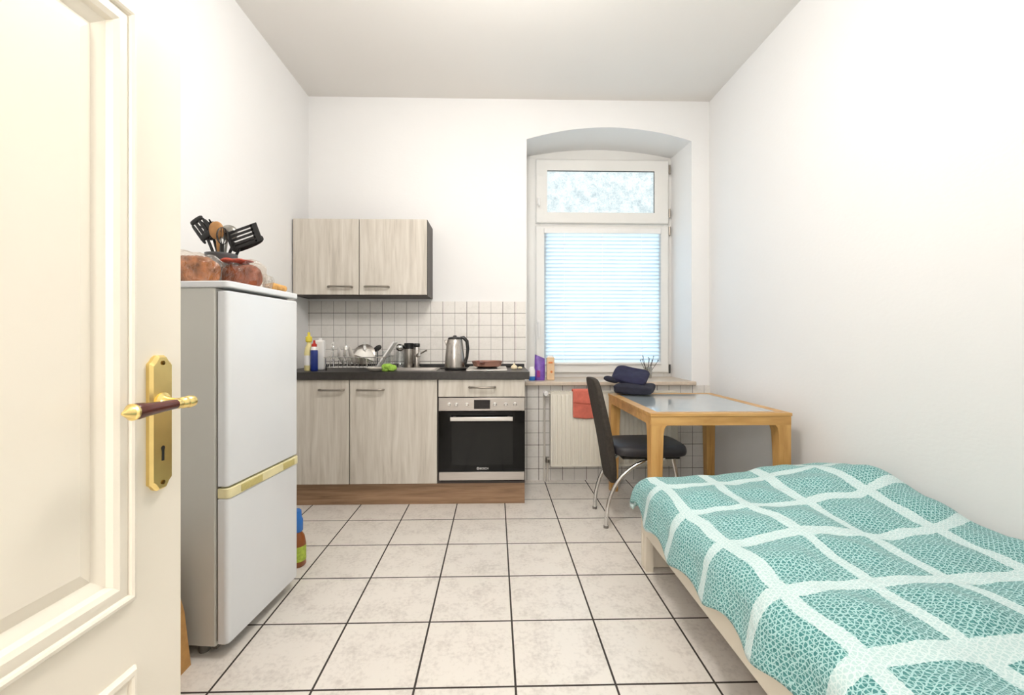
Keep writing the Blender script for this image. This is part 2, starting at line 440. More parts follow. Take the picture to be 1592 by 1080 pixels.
# ------------------------------------------------------------------ window
win = thing('window_1', 'white framed window in arched niche with frosted upper pane', 'window', ((WX0 + WX1) / 2, 3.92, .82)); win['kind'] = 'structure'
b = MB()
b.box(WX0 - .01, .405, 3.93, 4.0, .80, 2.80); b.box(1.545, WX1 + .01, 3.93, 4.0, .80, 2.80)
b.box(.405, 1.545, 3.93, 4.0, .80, .885); b.box(.405, 1.545, 3.93, 4.0, 2.145, 2.24); b.box(.405, 1.545, 3.93, 4.0, 2.74, 2.80)
poly = [(x, arc_z(x, 2.823, 2.888) + .012) for x in axs] + [(WX1 + .005, 2.79), (WX0 - .005, 2.79)]
b.prism(poly, 1, 3.945, 4.0)
b.build('window_frame', FRAME, win, bevel=.004)
def sash(x0, x1, z0, z1, gx0, gx1, gz0, gz1, mat):
    b = MB()
    A = [(x0, z0), (x1, z0), (x1, z1), (x0, z1)]; B = [(gx0, gz0), (gx1, gz0), (gx1, gz1), (gx0, gz1)]
    def R(P, y, i=0):
        c = [sum(p[k] for p in P) / 4 for k in (0, 1)]
        return [(p[0] + math.copysign(i, c[0] - p[0]), y, p[1] + math.copysign(i, c[1] - p[1])) for p in P]
    b.loft([R(A, 3.928), R(A, 3.905), R(A, 3.897, .008), R(B, 3.897, -.018), R(B, 3.903, -.010), R(B, 3.915), R(B, 3.955)], False)
    s = b.build('window_sash', FRAME, win, angle=25)
    g = MB()
    t = .009
    for q in ((gx0, gx1, gz0, gz0 + t), (gx0, gx1, gz1 - t, gz1), (gx0, gx0 + t, gz0 + t, gz1 - t), (gx1 - t, gx1, gz0 + t, gz1 - t)):
        g.box(q[0], q[1], 3.926, 3.944, q[2], q[3])
    g.build('gasket', BLACK, s)
    MB().box(gx0 - .004, gx1 + .004, 3.944, 3.950, gz0 - .004, gz1 + .004).build('pane', mat, s, smooth=False)
    return s
su = sash(.366, 1.584, 2.203, 2.782, .452, 1.468, 2.282, 2.697, PANE)
sl = sash(.366, 1.584, .845, 2.180, .446, 1.500, .925, 2.125, CLEARP)
def whandle(z, L):
    b = MB(); b.box(.378, .402, 3.888, 3.898, z - .035, z + .035)
    b.tube([(.390, 3.89, z), (.390, 3.862, z)], .008); b.tube([(.390, 3.862, z + .012), (.391, 3.858, z - .03), (.393, 3.860, z - L)], [.011, .010, .009])
    b.build('window_handle', WPLAST, win, bevel=.002)
whandle(1.29, .13); whandle(2.40, .055)
for z in (2.70, 2.30, 2.14, .88):
    b = MB(); b.tube([(1.593, 3.905, z - .04), (1.593, 3.905, z + .04)], .009, 8)
    b.build('hinge', NICKEL if z > 1 else BLACK, win)
MB().box(.225, 1.634, 3.462, 3.93, .776, .807).build('window_sill', SILL, win, bevel=.006)

# venetian blind on the lower sash
bl = thing('venetian_blind', 'closed white venetian blind glowing blue on the lower window sash', 'blind', (.972, 3.885, 2.15))
MB().box(.440, 1.504, 3.872, 3.895, 2.105, 2.152).build('head_rail', WPLAST, bl, bevel=.003)
b = MB(); z = 2.092; k = 0
while z > .95:
    pr = []
    for i in range(5):
        t = (i / 4 - .5) * .046; ang = math.radians(76)
        pr.append((3.883 - t * math.cos(ang) + .003 * math.sin(math.pi * i / 4), z + t * math.sin(ang)))
    rings = [[(x, p[0], p[1]) for p in pr] for x in (.442, .8, 1.15, 1.502)]
    b.loft(rings, False, False); z -= .0345; k += 1
b.build('slats', BLIND, bl, angle=60)
MB().box(.442, 1.502, 3.874, 3.892, .922, .942).build('bottom_rail', WPLAST, bl, bevel=.003)
for x in (.62, .965, 1.325): MB().tube([(x, 3.872, 2.11), (x, 3.872, .93)], .0012, 6).build('cord', WPLAST, bl)

# ------------------------------------------------------------------ ceiling lamp (above the picture)
lamp = thing('ceiling_lamp', 'white glass globe lamp hanging from the ceiling', 'lamp', (.05, 1.45, H))
MB().lathe([(.055, 0), (.05, -.03), (.012, -.04)], (.05, 1.45, H)).build('canopy', WPLAST, lamp)
MB().tube([(.05, 1.45, H - .03), (.05, 1.45, 2.77)], .004).build('cord', WPLAST, lamp)
g = bmesh.new(); bmesh.ops.create_icosphere(g, subdivisions=3, radius=.18)
MB().add([v.co + Vector((.05, 1.45, 2.60)) for v in g.verts], [[v.index for v in f.verts] for f in g.faces]).build('lamp_shade', glow('lit_globe', (1.0, .965, .92, 1), LAMP_POWER), lamp)
hl = thing('hallway_fill_light', 'added fill light globe, unseen at the end of hallway', 'lamp', (-.45, -1.4, 1.85))  # unseen globe on an arm, added to brighten the low parts of the room
MB().tube([(-.45, -1.4, 1.85), (-.45, -1.2, 1.85)], .010).build('arm', BRASS, hl)
MB().add([v.co * .92 + Vector((-.45, -1.05, 1.85)) for v in g.verts], [[v.index for v in f.verts] for f in g.faces]).build('lamp_shade', glow('hall_fill_globe', (1.0, .965, .92, 1), HALL_FILL_POWER), hl)
g.free()

# ------------------------------------------------------------------ open door
DW = .89
door = thing('door_1', 'cream panelled door standing open with brass handle', 'door', (-.665, -.017, 0), -.045); door['kind'] = 'structure'
b = MB(); T = -.042
zs = (.012, .18, .575, .70, 1.71, 2.05)
b.box(T, 0, 0, .11, zs[0], zs[5]); b.box(T, 0, DW - .11, DW, zs[0], zs[5])
for z0, z1 in ((zs[0], zs[1]), (zs[2], zs[3]), (zs[4], zs[5])): b.box(T, 0, .11, DW - .11, z0, z1)
for z0, z1 in ((zs[1], zs[2]), (zs[3], zs[4])):
    b.box(T + .012, -.016, .11, DW - .11, z0, z1)
b.build('door_leaf', CREAM, door, local=True, smooth=False)
for z0, z1 in ((zs[1], zs[2]), (zs[3], zs[4])):
    m = MB()
    m.plate_ring(.105, DW - .105, z0 - .005, z1 + .005, [(0, 0), (0, .004), (.004, .009), (.010, .011), (.014, .009), (.016, .004), (.022, .006), (.034, .007), (.042, .003), (.046, -.006), (.056, -.010), (.064, -.016)])
    m.build('moulding', CREAM, door, local=True, angle=28)
    m = MB()
    m.plate_ring(.165, DW - .165, z0 + .055, z1 - .055, [(0, -.016), (.022, -.009), (.026, -.007)])
    m.add([(-.007, y, z) for y, z in ((.191, z0 + .081), (DW - .191, z0 + .081), (DW - .191, z1 - .081), (.191, z1 - .081))], [(0, 1, 2, 3)])
    m.build('panel', CREAM, door, local=True, angle=20)
# brass long plate with lever
hp = DW - .056
def plate_poly(w, z0, z1, k):
    r = .014
    return [(hp - w, z0 + .015), (hp - w + .006, z0 + .010), (hp - w + .010, z0 + .004), (hp - .008, z0), (hp + .008, z0), (hp + w - .010, z0 + .004), (hp + w - .006, z0 + .010), (hp + w, z0 + .015),
            (hp + w, z1 - .015), (hp + w - .006, z1 - .010), (hp + w - .010, z1 - .004), (hp + .008, z1), (hp - .008, z1), (hp - w + .010, z1 - .004), (hp - w + .006, z1 - .010), (hp - w, z1 - .015)]
b = MB()
P0 = plate_poly(.0245, .868, 1.117, 0); P1 = plate_poly(.0205, .872, 1.113, 0)
b.loft([[(0, *p) for p in P0], [(.006, *p) for p in P0], [(.011, *p) for p in P1]])
plate = b.build('handle_plate', BRASS, door, local=True, angle=30)
for z in (1.103, .882):
    m = MB(); m.lathe([(.0042, .0108), (.0042, .0122), (.002, .0128)], (0, hp, z), 12, RY(math.pi / 2)); m.box(.0122, .0131, hp - .003, hp + .003, z - .0008, z + .0008)
    m.build('screw', plain('dark_brass', (110, 84, 36), .3, 1.0), plate, local=True)
m = MB(); m.lathe([(.0045, .0108), (.0045, .0114)], (0, hp, .945), 14, RY(math.pi / 2)); m.box(.0108, .0114, hp - .0028, hp + .0028, .922, .943)
m.build('keyhole', BLACK, plate, local=True)
b = MB(); zl = 1.030
b.lathe([(.018, .010), (.018, .013), (.012, .016), (.0095, .022), (.008, .034), (.009, .046)], (0, hp, zl), 20, RY(math.pi / 2))
b.lathe([(.004, -.022), (.0105, -.019), (.0115, -.008), (.0095, -.004), (.0105, 0), (.0105, .006), (.008, .010), (.0095, .016), (.0085, .022)], (.052, hp, zl), 20, RX(math.pi / 2))
b.lathe([(.0122, .105), (.0135, .108), (.0135, .111), (.0105, .113), (.0100, .116), (.0050, .123), (.0035, .126), (.001, .129)], (.052, hp, zl), 20, RX(math.pi / 2))
lever = b.build('door_handle', BRASS, door, local=True)
MB().lathe([(.0085, .021), (.0095, .05), (.0115, .080), (.0135, .101), (.0125, .106)], (.052, hp, zl), 20, RX(math.pi / 2)).build('grip', BROWNW, lever, local=True)

# ------------------------------------------------------------------ fridge
fr = thing('refrigerator', 'white two-door fridge freezer with cream handle strip standing by wall', 'refrigerator', (-.957, 1.568, 0), -.09)
FW = .46
MB().box(-.485, -.047, 0, FW, .042, 1.334).build('body', FSIDE, fr, bevel=.006, local=True)
def rounded_slab(x0, x1, y0, y1, r, n=5):
    P = [(x0, y0), (x1 - r, y0)] + [(x1 - r + r * math.sin(a), y0 + r - r * math.cos(a)) for a in [math.pi / 2 * i / n for i in range(1, n)]] + [(x1, y0 + r), (x1, y1 - r)] + \
        [(x1 - r + r * math.cos(a), y1 - r + r * math.sin(a)) for a in [math.pi / 2 * i / n for i in range(1, n)]] + [(x1 - r, y1), (x0, y1)]
    return P
MB().prism(rounded_slab(-.485, .004, -.003, FW + .003, .022), 2, 1.334, 1.358).build('lid', WHITE, fr, bevel=.004, local=True)
MB().prism(rounded_slab(-.040, 0, 0, FW, .016), 2, .617, 1.322).build('door', WHITE, fr, bevel=.004, local=True)
MB().prism(rounded_slab(-.040, 0, 0, FW, .016), 2, .052, .574).build('door', WHITE, fr, bevel=.004, local=True)
st = MB().prism(rounded_slab(-.040, .004, 0, FW, .016), 2, .575, .611).build('handle_strip', FCREAM, fr, bevel=.003, local=True)
for y0, y1 in ((.065, .19), (.335, .42)): MB().box(.0, .007, y0, y1, .580, .606).build('grip', FOLIVE, st, bevel=.002, local=True)
MB().box(-.047, -.040, .008, FW - .008, .06, 1.318).build('door_seal', GREY, fr, local=True)
for x in (-.44, -.12):
    for y in (.04, FW - .04): MB().lathe([(.018, 0), (.018, .043)], (x, y, 0), 12).build('foot', GREY, fr, local=True)
MB().box(-.085, -.065, .03, FW - .02, .014, .045).build('base_grille', GREY, fr, local=True)

# brown paper bag on the floor between the door and the fridge
pb = thing('paper_bag', 'tapering brown paper bag standing on floor between door and refrigerator', 'bag', (-1.2, 1.40, 0))
b = MB()
b.loft([[(-1.33, 1.23, 0), (-1.073, 1.23, 0), (-1.073, 1.548, 0), (-1.33, 1.548, 0)], [(-1.33, 1.24, .2), (-1.085, 1.24, .2), (-1.085, 1.532, .2), (-1.33, 1.532, .2)], [(-1.27, 1.27, .42), (-1.12, 1.27, .42), (-1.12, 1.50, .42), (-1.27, 1.50, .42)]], False)
b.add([(-1.33, 1.23, 0), (-1.073, 1.23, 0), (-1.073, 1.548, 0), (-1.33, 1.548, 0)], [(0, 1, 2, 3)])
b.build('bag_body', KRAFT, pb, smooth=False)
b = MB(); b.tube(arc((-1.105, 1.385, .41), .06, 0, math.pi, 10, 'yz'), .003, 6); b.build('handle', KRAFT, pb)
MB().tube(arc((-1.285, 1.385, .41), .06, 0, math.pi, 10, 'yz'), .003, 6).build('handle', KRAFT, pb)

# cleaner bottle on floor beyond the fridge
bt = thing('cleaner_bottle', 'amber cleaner bottle with blue top on floor behind the refrigerator', 'bottle', (-1.008, 2.22, 0))
MB().lathe([(.036, 0), (.042, .008), (.042, .11), (.034, .15), (.022, .17), (.019, .185)], (-1.008, 2.22, 0)).build('bottle_body', AMBER, bt)
MB().lathe([(.0428, .03), (.0428, .105)], (-1.008, 2.22, 0), cap=False).build('bottle_label', LABELG, bt)
MB().lathe([(.024, .172), (.028, .178), (.028, .23), (.022, .245), (.02, .278), (.012, .285)], (-1.008, 2.22, 0)).build('cap', SKYBLUE, bt)

# ------------------------------------------------------------------ kitchen units
YD = 2.980          # face of the doors
def handle_mb(x0, x1, y, z, so=.03):
    b = MB(); xm = (x0 + x1) / 2
    pts = [(x0, y, z), (x0, y - so * .7, z), (x0 + .008, y - so, z), (xm, y - so - .004, z), (x1 - .008, y - so, z), (x1, y - so * .7, z), (x1, y, z)]
    b.tube(pts, [.008, .0078, .0074, .0068, .0074, .0078, .008], 10); return b
def base_body(root, x0, x1, y0=3.0, y1=3.505, z0=.15, z1=.873):
    b = MB(); t = .016
    for xa in (x0, x1 - t):
        b.box(xa, xa + t, y0, y1, z0, z1); b.box(xa, xa + t, 3.05, y1, 0, z0)
    b.box(x0 + t, x1 - t, y0, y1, z0, z0 + t); b.box(x0 + t, x1 - t, y1 - .006, y1, z0 + t, z1)
    b.box(x0 + t, x1 - t, y0, y0 + .08, z1 - t, z1); b.box(x0 + t, x1 - t, y1 - .09, y1 - .01, z1 - t, z1)
    b.build('body', DARK, root)
c1 = thing('base_cabinet', 'narrow washed wood base cabinet beside the refrigerator', 'cabinet', (-1.25, 3.25, 0), 0, 'base cabinets')
base_body(c1, -1.500, -1.000)
d = MB().box(-1.497, -1.003, YD, 2.999, .156, .870).build('door', CABW, c1, bevel=.0015)
handle_mb(-1.198, -1.038, YD, .803).build('handle', NICKEL, d)
c2 = thing('base_cabinet', 'wide washed wood sink base cabinet beside the oven', 'cabinet', (-.70, 3.25, 0), 0, 'base cabinets')
base_body(c2, -.9985, -.3985)
d = MB().box(-.9955, -.4015, YD, 2.999, .156, .870).build('door', CABW, c2, bevel=.0015)
handle_mb(-.940, -.766, YD, .803).build('handle', NICKEL, d)
c3 = thing('oven_cabinet', 'washed wood oven housing with drawer above the oven', 'cabinet', (-.09, 3.25, 0), 0, 'base cabinets')
base_body(c3, -.397, .206)
d = MB().box(-.391, .204, YD, 2.999, .752, .870).build('drawer', CABW, c3, bevel=.0015)
handle_mb(-.178, -.002, YD, .820, .03).build('handle', NICKEL, d)
tag(MB().box(-1.500, .206, 3.022, 3.038, 0, .149).build('kickboard', PLINTH, bevel=.001), 'brown oak kickboard along the foot of the kitchen cabinets', 'kickboard')

# worktop with a hole for the sink
b = MB(); Z0, Z1 = .875, .925; SX0, SX1, SY0, SY1 = -.78, -.44, 3.09, 3.38
b.box(-1.5, SX0, 2.96, 3.508, Z0, Z1); b.box(SX1, .236, 2.96, 3.508, Z0, Z1); b.box(SX0, SX1, 2.96, SY0, Z0, Z1); b.box(SX0, SX1, SY1, 3.508, Z0, Z1)
wt = b.build('worktop', WORK); tag(wt, 'dark anthracite worktop running along the tiled kitchen wall', 'worktop')
tag(MB().box(-1.5, .236, 3.490, 3.508, .9255, .951).build('sealing_strip', BLACK, bevel=.004), 'black sealing strip along the back of worktop at the tiles', 'strip')
sk = thing('kitchen_sink', 'steel sink set into the dark worktop', 'sink', (-.61, 3.235, .926))
b = MB(); rr = lambda x0, x1, y0, y1, z: [(x0, y0, z), (x1, y0, z), (x1, y1, z), (x0, y1, z)]
b.loft([rr(-.80, -.42, 3.07, 3.40, .9255), rr(-.80, -.42, 3.07, 3.40, .929), rr(-.765, -.455, 3.105, 3.365, .929), rr(-.755, -.465, 3.115, 3.355, .80)], False)
b.add(rr(-.755, -.465, 3.115, 3.355, .80), [(0, 1, 2, 3)]); b.build('basin', STEEL, sk, angle=30)
MB().lathe([(.022, .8005), (.022, .804), (.015, .804)], (-.61, 3.235, 0), 16).build('drain', CHROME, sk)
tp = thing('mixer_tap', 'steel mixer tap with slanting lever behind the sink', 'tap', (-.62, 3.43, .925))
MB().lathe([(.026, .925), (.026, .935), (.021, .938), (.021, 1.085), (.018, 1.09)], (-.62, 3.43, 0), 20).build('tap_body', STEELV, tp)
MB().tube([(-.62, 3.43, 1.01), (-.60, 3.37, 1.035), (-.575, 3.28, 1.04), (-.573, 3.268, 1.02)], [.011, .011, .010, .010]).build('spout', CHROME, tp)
MB().tube([(-.635, 3.425, .985), (-.59, 3.41, 1.035), (-.545, 3.395, 1.06), (-.535, 3.393, 1.062)], [.007, .006, .006, .008]).build('lever', NICKEL, tp)

# oven
ov = thing('oven', 'built-in oven with black glass door below the drawer', 'oven', (-.09, 3.2, .17))
MB().box(-.375, .185, 3.0, 3.46, .19, .735).build('body', DARK, ov)
cp = MB().box(-.389, .203, 2.975, 2.999, .656, .747).build('control_panel', STEEL, ov, bevel=.002)
MB().box(-.146, -.036, 2.972, 2.976, .670, .732).build('display', DISP, cp)
for x in (-.318, -.268, -.196, -.003, .072, .136):
    m = MB(); m.lathe([(.013, 0), (.013, .004), (.010, .006), (.0095, .016), (.008, .018)], (x, 2.975, .700), 18, RX(math.pi / 2)); m.build('knob', CHROME, cp)
od = MB().box(-.389, .203, 2.972, 2.999, .240, .650).build('oven_door', BLACKG, ov, bevel=.002)
MB().box(-.300, .122, 2.9700, 2.9722, .285, .575).build('oven_window', OVENIN, od)
m = MB(); m.box(-.306, .120, 2.925, 2.940, .594, .622)
for x in (-.28, .094): m.box(x - .012, x + .012, 2.938, 2.974, .598, .618)
m.build('oven_handle', brushed('pale_steel', (225, 222, 218), .3), od, bevel=.004)
MB().box(-.387, .201, 2.976, 2.998, .178, .236).build('base_trim', STEEL, ov, bevel=.002)
# maker's name on the oven door
fc = bpy.data.curves.new('logo', 'FONT'); fc.body = 'BOSCH'; fc.size = .019; fc.extrude = .0004; fc.align_x = 'LEFT'
fo = bpy.data.objects.new('logo_tmp', fc); COL.objects.link(fo); bpy.context.view_layer.update()
lm = bpy.data.meshes.new_from_object(fo.evaluated_get(bpy.context.evaluated_depsgraph_get()))
b = MB(); b.add([(v.co.x - .108, 2.9710 - v.co.z, v.co.y + .254) for v in lm.vertices], [tuple(p.vertices) for p in lm.polygons])
b.tube(arc((-.119, 2.9708, .261), .0075, 0, 2 * math.pi * 23 / 24, 23, 'xz'), .0012, 6, closed=True); b.box(-.1225, -.1155, 2.970, 2.9716, .2598, .2622)
b.build('logo', WPLAST, od, smooth=False)
bpy.data.objects.remove(fo)

# wall cabinet
wc = thing('wall_cabinet', 'washed wood two-door wall cabinet with dark sides above the splashback', 'cabinet', (-1.01, 3.37, 1.474))
b = MB(); b.box(-1.505, -1.489, 3.243, 3.509, 1.474, 2.042); b.box(-.523, -.507, 3.243, 3.509, 1.474, 2.042)
b.box(-1.489, -.523, 3.243, 3.509, 1.474, 1.490); b.box(-1.489, -.523, 3.243, 3.509, 2.026, 2.042); b.box(-1.489, -.523, 3.500, 3.509, 1.49, 2.026)
b.build('body', DARK, wc)
for x0, x1, h0, h1 in ((-1.494, -1.0125, -1.230, -1.060), (-1.0065, -.510, -.962, -.790)):
    d = MB().box(x0, x1, 3.224, 3.242, 1.480, 2.042).build('door', CABW, wc, bevel=.0015)
    handle_mb(h0, h1, 3.224, 1.537).build('handle', NICKEL, d)

# hob with pan, kettle, garlic
hb = thing('hob', 'small white and steel hob set on worktop above the oven', 'hob', (-.06, 3.2, .925))
MB().box(-.205, .085, 3.03, 3.44, .926, .936).build('hob_plate', brushed('pale_hob_steel', (226, 222, 216), .35), hb, bevel=.003)
for y in (3.14, 3.33): MB().lathe([(.075, .936), (.075, .944), (.07, .946)], (-.06, y, 0), 24).build('burner', BLACK, hb)
pn = thing('frying_pan', 'brown frying pan on the hob, handle towards the room', 'pan', (-.06, 3.18, .947))
MB().lathe([(.085, .948), (.102, .955), (.112, .988), (.115, .990), (.108, .988), (.098, .958), (.08, .953)], (-.06, 3.18, 0), 28).build('pan_body', COPPER, pn)
MB().tube([(-.085, 3.075, .978), (-.10, 3.03, .984), (-.115, 2.93, .992)], [.010, .011, .012]).build('handle', plain('dark_red_handle', (110, 62, 52), .4), pn)
gl = thing('garlic_bulb', 'cream garlic bulb lying on the worktop end beside the hob', 'garlic', (.14, 3.2, .925))
b = MB(); b.lathe([(.006, .926), (.022, .929), (.026, .940), (.020, .952), (.008, .960), (.004, .972)], (.14, 3.2, 0), 18); b.build('bulb', GARLIC, gl)
tag(MB().super((.185, 3.22, .936), (.016, .012, .010), .9, .9, 14, 8).build('garlic_clove', GARLIC), 'small garlic clove lying beside the garlic bulb', 'garlic')

kt = thing('electric_kettle', 'brushed steel electric kettle with black handle on the worktop', 'kettle', (-.29, 3.16, .925))
KX, KY = -.295, 3.16
MB().lathe([(.078, .926), (.080, .930), (.080, .940), (.074, .944)], (KX + .005, KY, 0), 28).build('base', BLACK, kt)
MB().lathe([(.073, .945), (.074, .952), (.069, 1.03), (.061, 1.11), (.055, 1.145), (.050, 1.150)], (KX, KY, 0), 32).build('kettle_body', STEELV, kt)
MB().lathe([(.052, 1.149), (.050, 1.158), (.038, 1.166), (.015, 1.168), (.012, 1.176), (.004, 1.178)], (KX, KY, 0), 28).build('lid', BLACK, kt)
MB().tube([(KX + .035, KY, 1.155), (KX + .062, KY, 1.162), (KX + .088, KY, 1.135), (KX + .094, KY, 1.08), (KX + .088, KY, 1.02), (KX + .074, KY, .975), (KX + .062, KY, .965)], [.012, .014, .013, .012, .011, .012, .012], 12).build('handle', BLACK, kt)
MB().prism([(KX - .050, 1.146), (KX - .078, 1.140), (KX - .062, 1.10)], 1, KY - .016, KY + .016).build('spout', STEELV, kt, bevel=.004)
MB().tube([(KX - .07, KY + .05, .931), (KX - .12, KY + .12, .931), (KX - .10, KY + .22, .931), (KX - .02, KY + .30, .932)], .004, 6).build('power_cord', BLACK, kt)

# bottles beside the fridge
so = thing('dish_soap_bottle', 'clear dish soap bottle with yellow cap on the worktop beside refrigerator', 'bottle', (-1.325, 3.10, .925))
MB().lathe([(.028, .926), (.031, .932), (.031, 1.05), (.026, 1.085), (.014, 1.115), (.013, 1.13)], (-1.325, 3.10, 0)).build('bottle_body', PALEY, so)
MB().lathe([(.0315, .965), (.0315, 1.035)], (-1.325, 3.10, 0), cap=False).build('bottle_label', WPLAST, so)
MB().lathe([(.016, 1.128), (.022, 1.135), (.022, 1.165), (.010, 1.172), (.009, 1.195), (.004, 1.20)], (-1.325, 3.10, 0)).build('cap', YELLOW, so)
bb = thing('cleaner_bottle', 'slim dark blue bottle with red cap standing on the worktop', 'bottle', (-1.275, 3.07, .925))
MB().lathe([(.022, .926), (.025, .931), (.025, 1.065), (.022, 1.073)], (-1.275, 3.07, 0)).build('bottle_body', BLUE, bb)
MB().lathe([(.0245, 1.073), (.024, 1.085), (.017, 1.098)], (-1.275, 3.07, 0)).build('shoulder', WPLAST, bb)
MB().lathe([(.018, 1.097), (.018, 1.112), (.008, 1.122), (.007, 1.14), (.003, 1.142)], (-1.275, 3.07, 0)).build('cap', RED, bb)
wb = thing('white_container', 'tall white plastic container behind the dark blue bottle', 'container', (-1.268, 3.15, .925))
MB().super((-1.268, 3.15, 1.035), (.036, .024, .108), .25, .35, 28, 12).build('container_body', WPLAST, wb)
MB().lathe([(.014, 1.14), (.015, 1.142), (.015, 1.158), (.010, 1.16)], (-1.268, 3.15, 0), 16).build('cap', WPLAST, wb)

# dish rack with its dishes
RX0, RX1, RY0, RY1, RZ0 = -1.21, -.80, 3.12, 3.37, .945
dr = thing('dish_rack', 'chrome wire dish rack full of dishes on the worktop', 'dish rack', (-1.0, 3.18, .925))
b = MB()
for z, e in ((RZ0, 0), (RZ0 + .075, .012)):
    q = [(RX0 - e, RY0 - e, z), (RX1 + e, RY0 - e, z), (RX1 + e, RY1 + e, z), (RX0 - e, RY1 + e, z)]
    for i in range(4): b.tube([q[i], q[(i + 1) % 4]], .003, 6)
for i in range(15):
    x = RX0 + (RX1 - RX0) * i / 14
    b.tube([(x, RY0 - .012, RZ0 + .075), (x, RY0, RZ0), (x, RY1, RZ0), (x, RY1 + .012, RZ0 + .075)], .0018, 5)
for i in range(8):
    y = RY0 + (RY1 - RY0) * i / 7
    b.tube([(RX0 - .012, y, RZ0 + .075), (RX0, y, RZ0), (RX1, y, RZ0), (RX1 + .012, y, RZ0 + .075)], .0018, 5)
b.build('wire_basket', CHROME, dr)
for x in (RX0, RX1):
    for y in (RY0, RY1): MB().tube([(x, y, .925), (x, y, RZ0 + .004)], .005, 8).build('foot', BLACK, dr)
def dish_prof(r, h):
    return [(r * .45, 0), (r * .6, .004), (r * .98, h), (r, h + .002), (r * .96, h + .003), (r * .58, .008), (r * .1, .006)]
plate0 = None
for i, (x, lab) in enumerate(((-1.16, 'white dinner plate at the refrigerator end of the dish rack'), (-1.115, 'white dinner plate upright in the dish rack, second from the refrigerator'), (-1.078, 'white dinner plate upright in the dish rack beside the upturned bowl'))):
    M = RZ(.55) @ RY(math.radians(74))
    o = MB().lathe(dish_prof(.072, .014), (0, 0, 0), 28, M).build('dinner_plate', CERAM) if plate0 is None else plate0.copy()
    if plate0 is None: plate0 = o
    else: COL.objects.link(o)
    o.location = (x, 3.23, RZ0 + .075); tag(o, lab, 'plate', 'plates in the dish rack')
M = RY(math.radians(18)) @ RX(math.radians(-10))
tag(MB().lathe([(.078, 0), (.076, .006), (.066, .040), (.040, .062), (.020, .066), (.020, .070), (.006, .070)], (-.965, 3.20, RZ0 + .065), 28, M).build('bowl', CERAM), 'white bowl turned upside down on the dish rack', 'bowl')
pl2 = thing('pot_lid', 'steel pot lid with black knob standing in the dish rack', 'lid', (-1.0, 3.315, RZ0))
M = Matrix.Translation((-1.0, 3.315, RZ0 + .09)) @ RX(math.radians(65))
MB().lathe([(.085, 0), (.084, .004), (.05, .016), (.012, .020)], (0, 0, 0), 28, M).build('lid_disc', STEEL, pl2)
MB().lathe([(.006, .02), (.006, .03), (.014, .034), (.012, .044), (.004, .046)], (0, 0, 0), 14, M).build('knob', BLACK, pl2)
ld = thing('cooking_spoon', 'black cooking spoon leaning out of the dish rack behind the bowl', 'spoon', (-.93, 3.25, RZ0))
MB().tube([(-.895, 3.30, RZ0 + .01), (-.905, 3.335, RZ0 + .12)], .005, 8).build('handle', BLACK, ld)
MB().super((-.905, 3.34, RZ0 + .135), (.034, .008, .020), .8, .8, 16, 8, M=RY(-.6)).build('spoon_head', BLACK, ld)
M = Matrix.Translation((-.865, 3.235, RZ0 + .006)) @ RY(math.radians(34))
tag(MB().box(-.006, .006, -.06, .06, 0, .215, M).build('cutting_board', WPLAST, bevel=.004), 'white cutting board slanting out of the dish rack', 'cutting board')
tag(MB().lathe([(.030, .0), (.032, .07), (.034, .105), (.032, .105), (.030, .072), (.026, .004)], (-.835, 3.335, RZ0 + .01), 20).build('drinking_glass', GLASS), 'clear drinking glass at the sink end of the dish rack', 'glass')
tag(MB().lathe([(.025, .0), (.036, .003), (.061, .022), (.063, .025), (.058, .023), (.034, .008)], (-.838, 3.032, .9265), 28).build('saucer', plain('grey_white_ceramic', (206, 198, 188), .2)), 'shallow greyish dish lying on worktop before the dish rack', 'dish')
fork = None
for i, (x, y, tilt) in enumerate(((-1.195, 3.14, .10), (-1.17, 3.15, -.06), (-1.065, 3.135, -.05), (-.925, 3.14, -.08))):
    if fork is None:
        b = MB(); b.tube([(0, 0, 0), (0, .001, .07), (0, .004, .125)], [.004, .003, .0025], 8)
        b.super((0, .004, .138), (.011, .002, .018), .7, .7, 12, 8)
        for k in (-.0075, -.0025, .0025, .0075): b.tube([(k, .004, .15), (k, .006, .182)], .0013, 5)
        o = fork = b.build('fork', CHROME)
    else:
        o = fork.copy(); COL.objects.link(o)
    o.location = (x, y, RZ0 + .004); o.rotation_euler = (-.1, tilt, .2 * i)
    tag(o, 'steel fork standing upright in the dish rack', 'fork', 'cutlery in the dish rack')
# green sponge cloth
b = MB()
for i in range(7):
    a = i * 2 * math.pi / 7; r = .028
    b.super((-.745 + r * math.cos(a), 3.04 + .6 * r * math.sin(a), .950 + .008 * math.sin(3 * a)), (.026, .018, .018), .8, .8, 14, 8, .008, 30, seed=i)
b.super((-.745, 3.04, .958), (.030, .026, .022), .8, .8, 16, 8, .008, 30)
tag(b.build('scrub_cloth', GREEN), 'crumpled lime green scrub cloth on worktop before the sink', 'cloth')
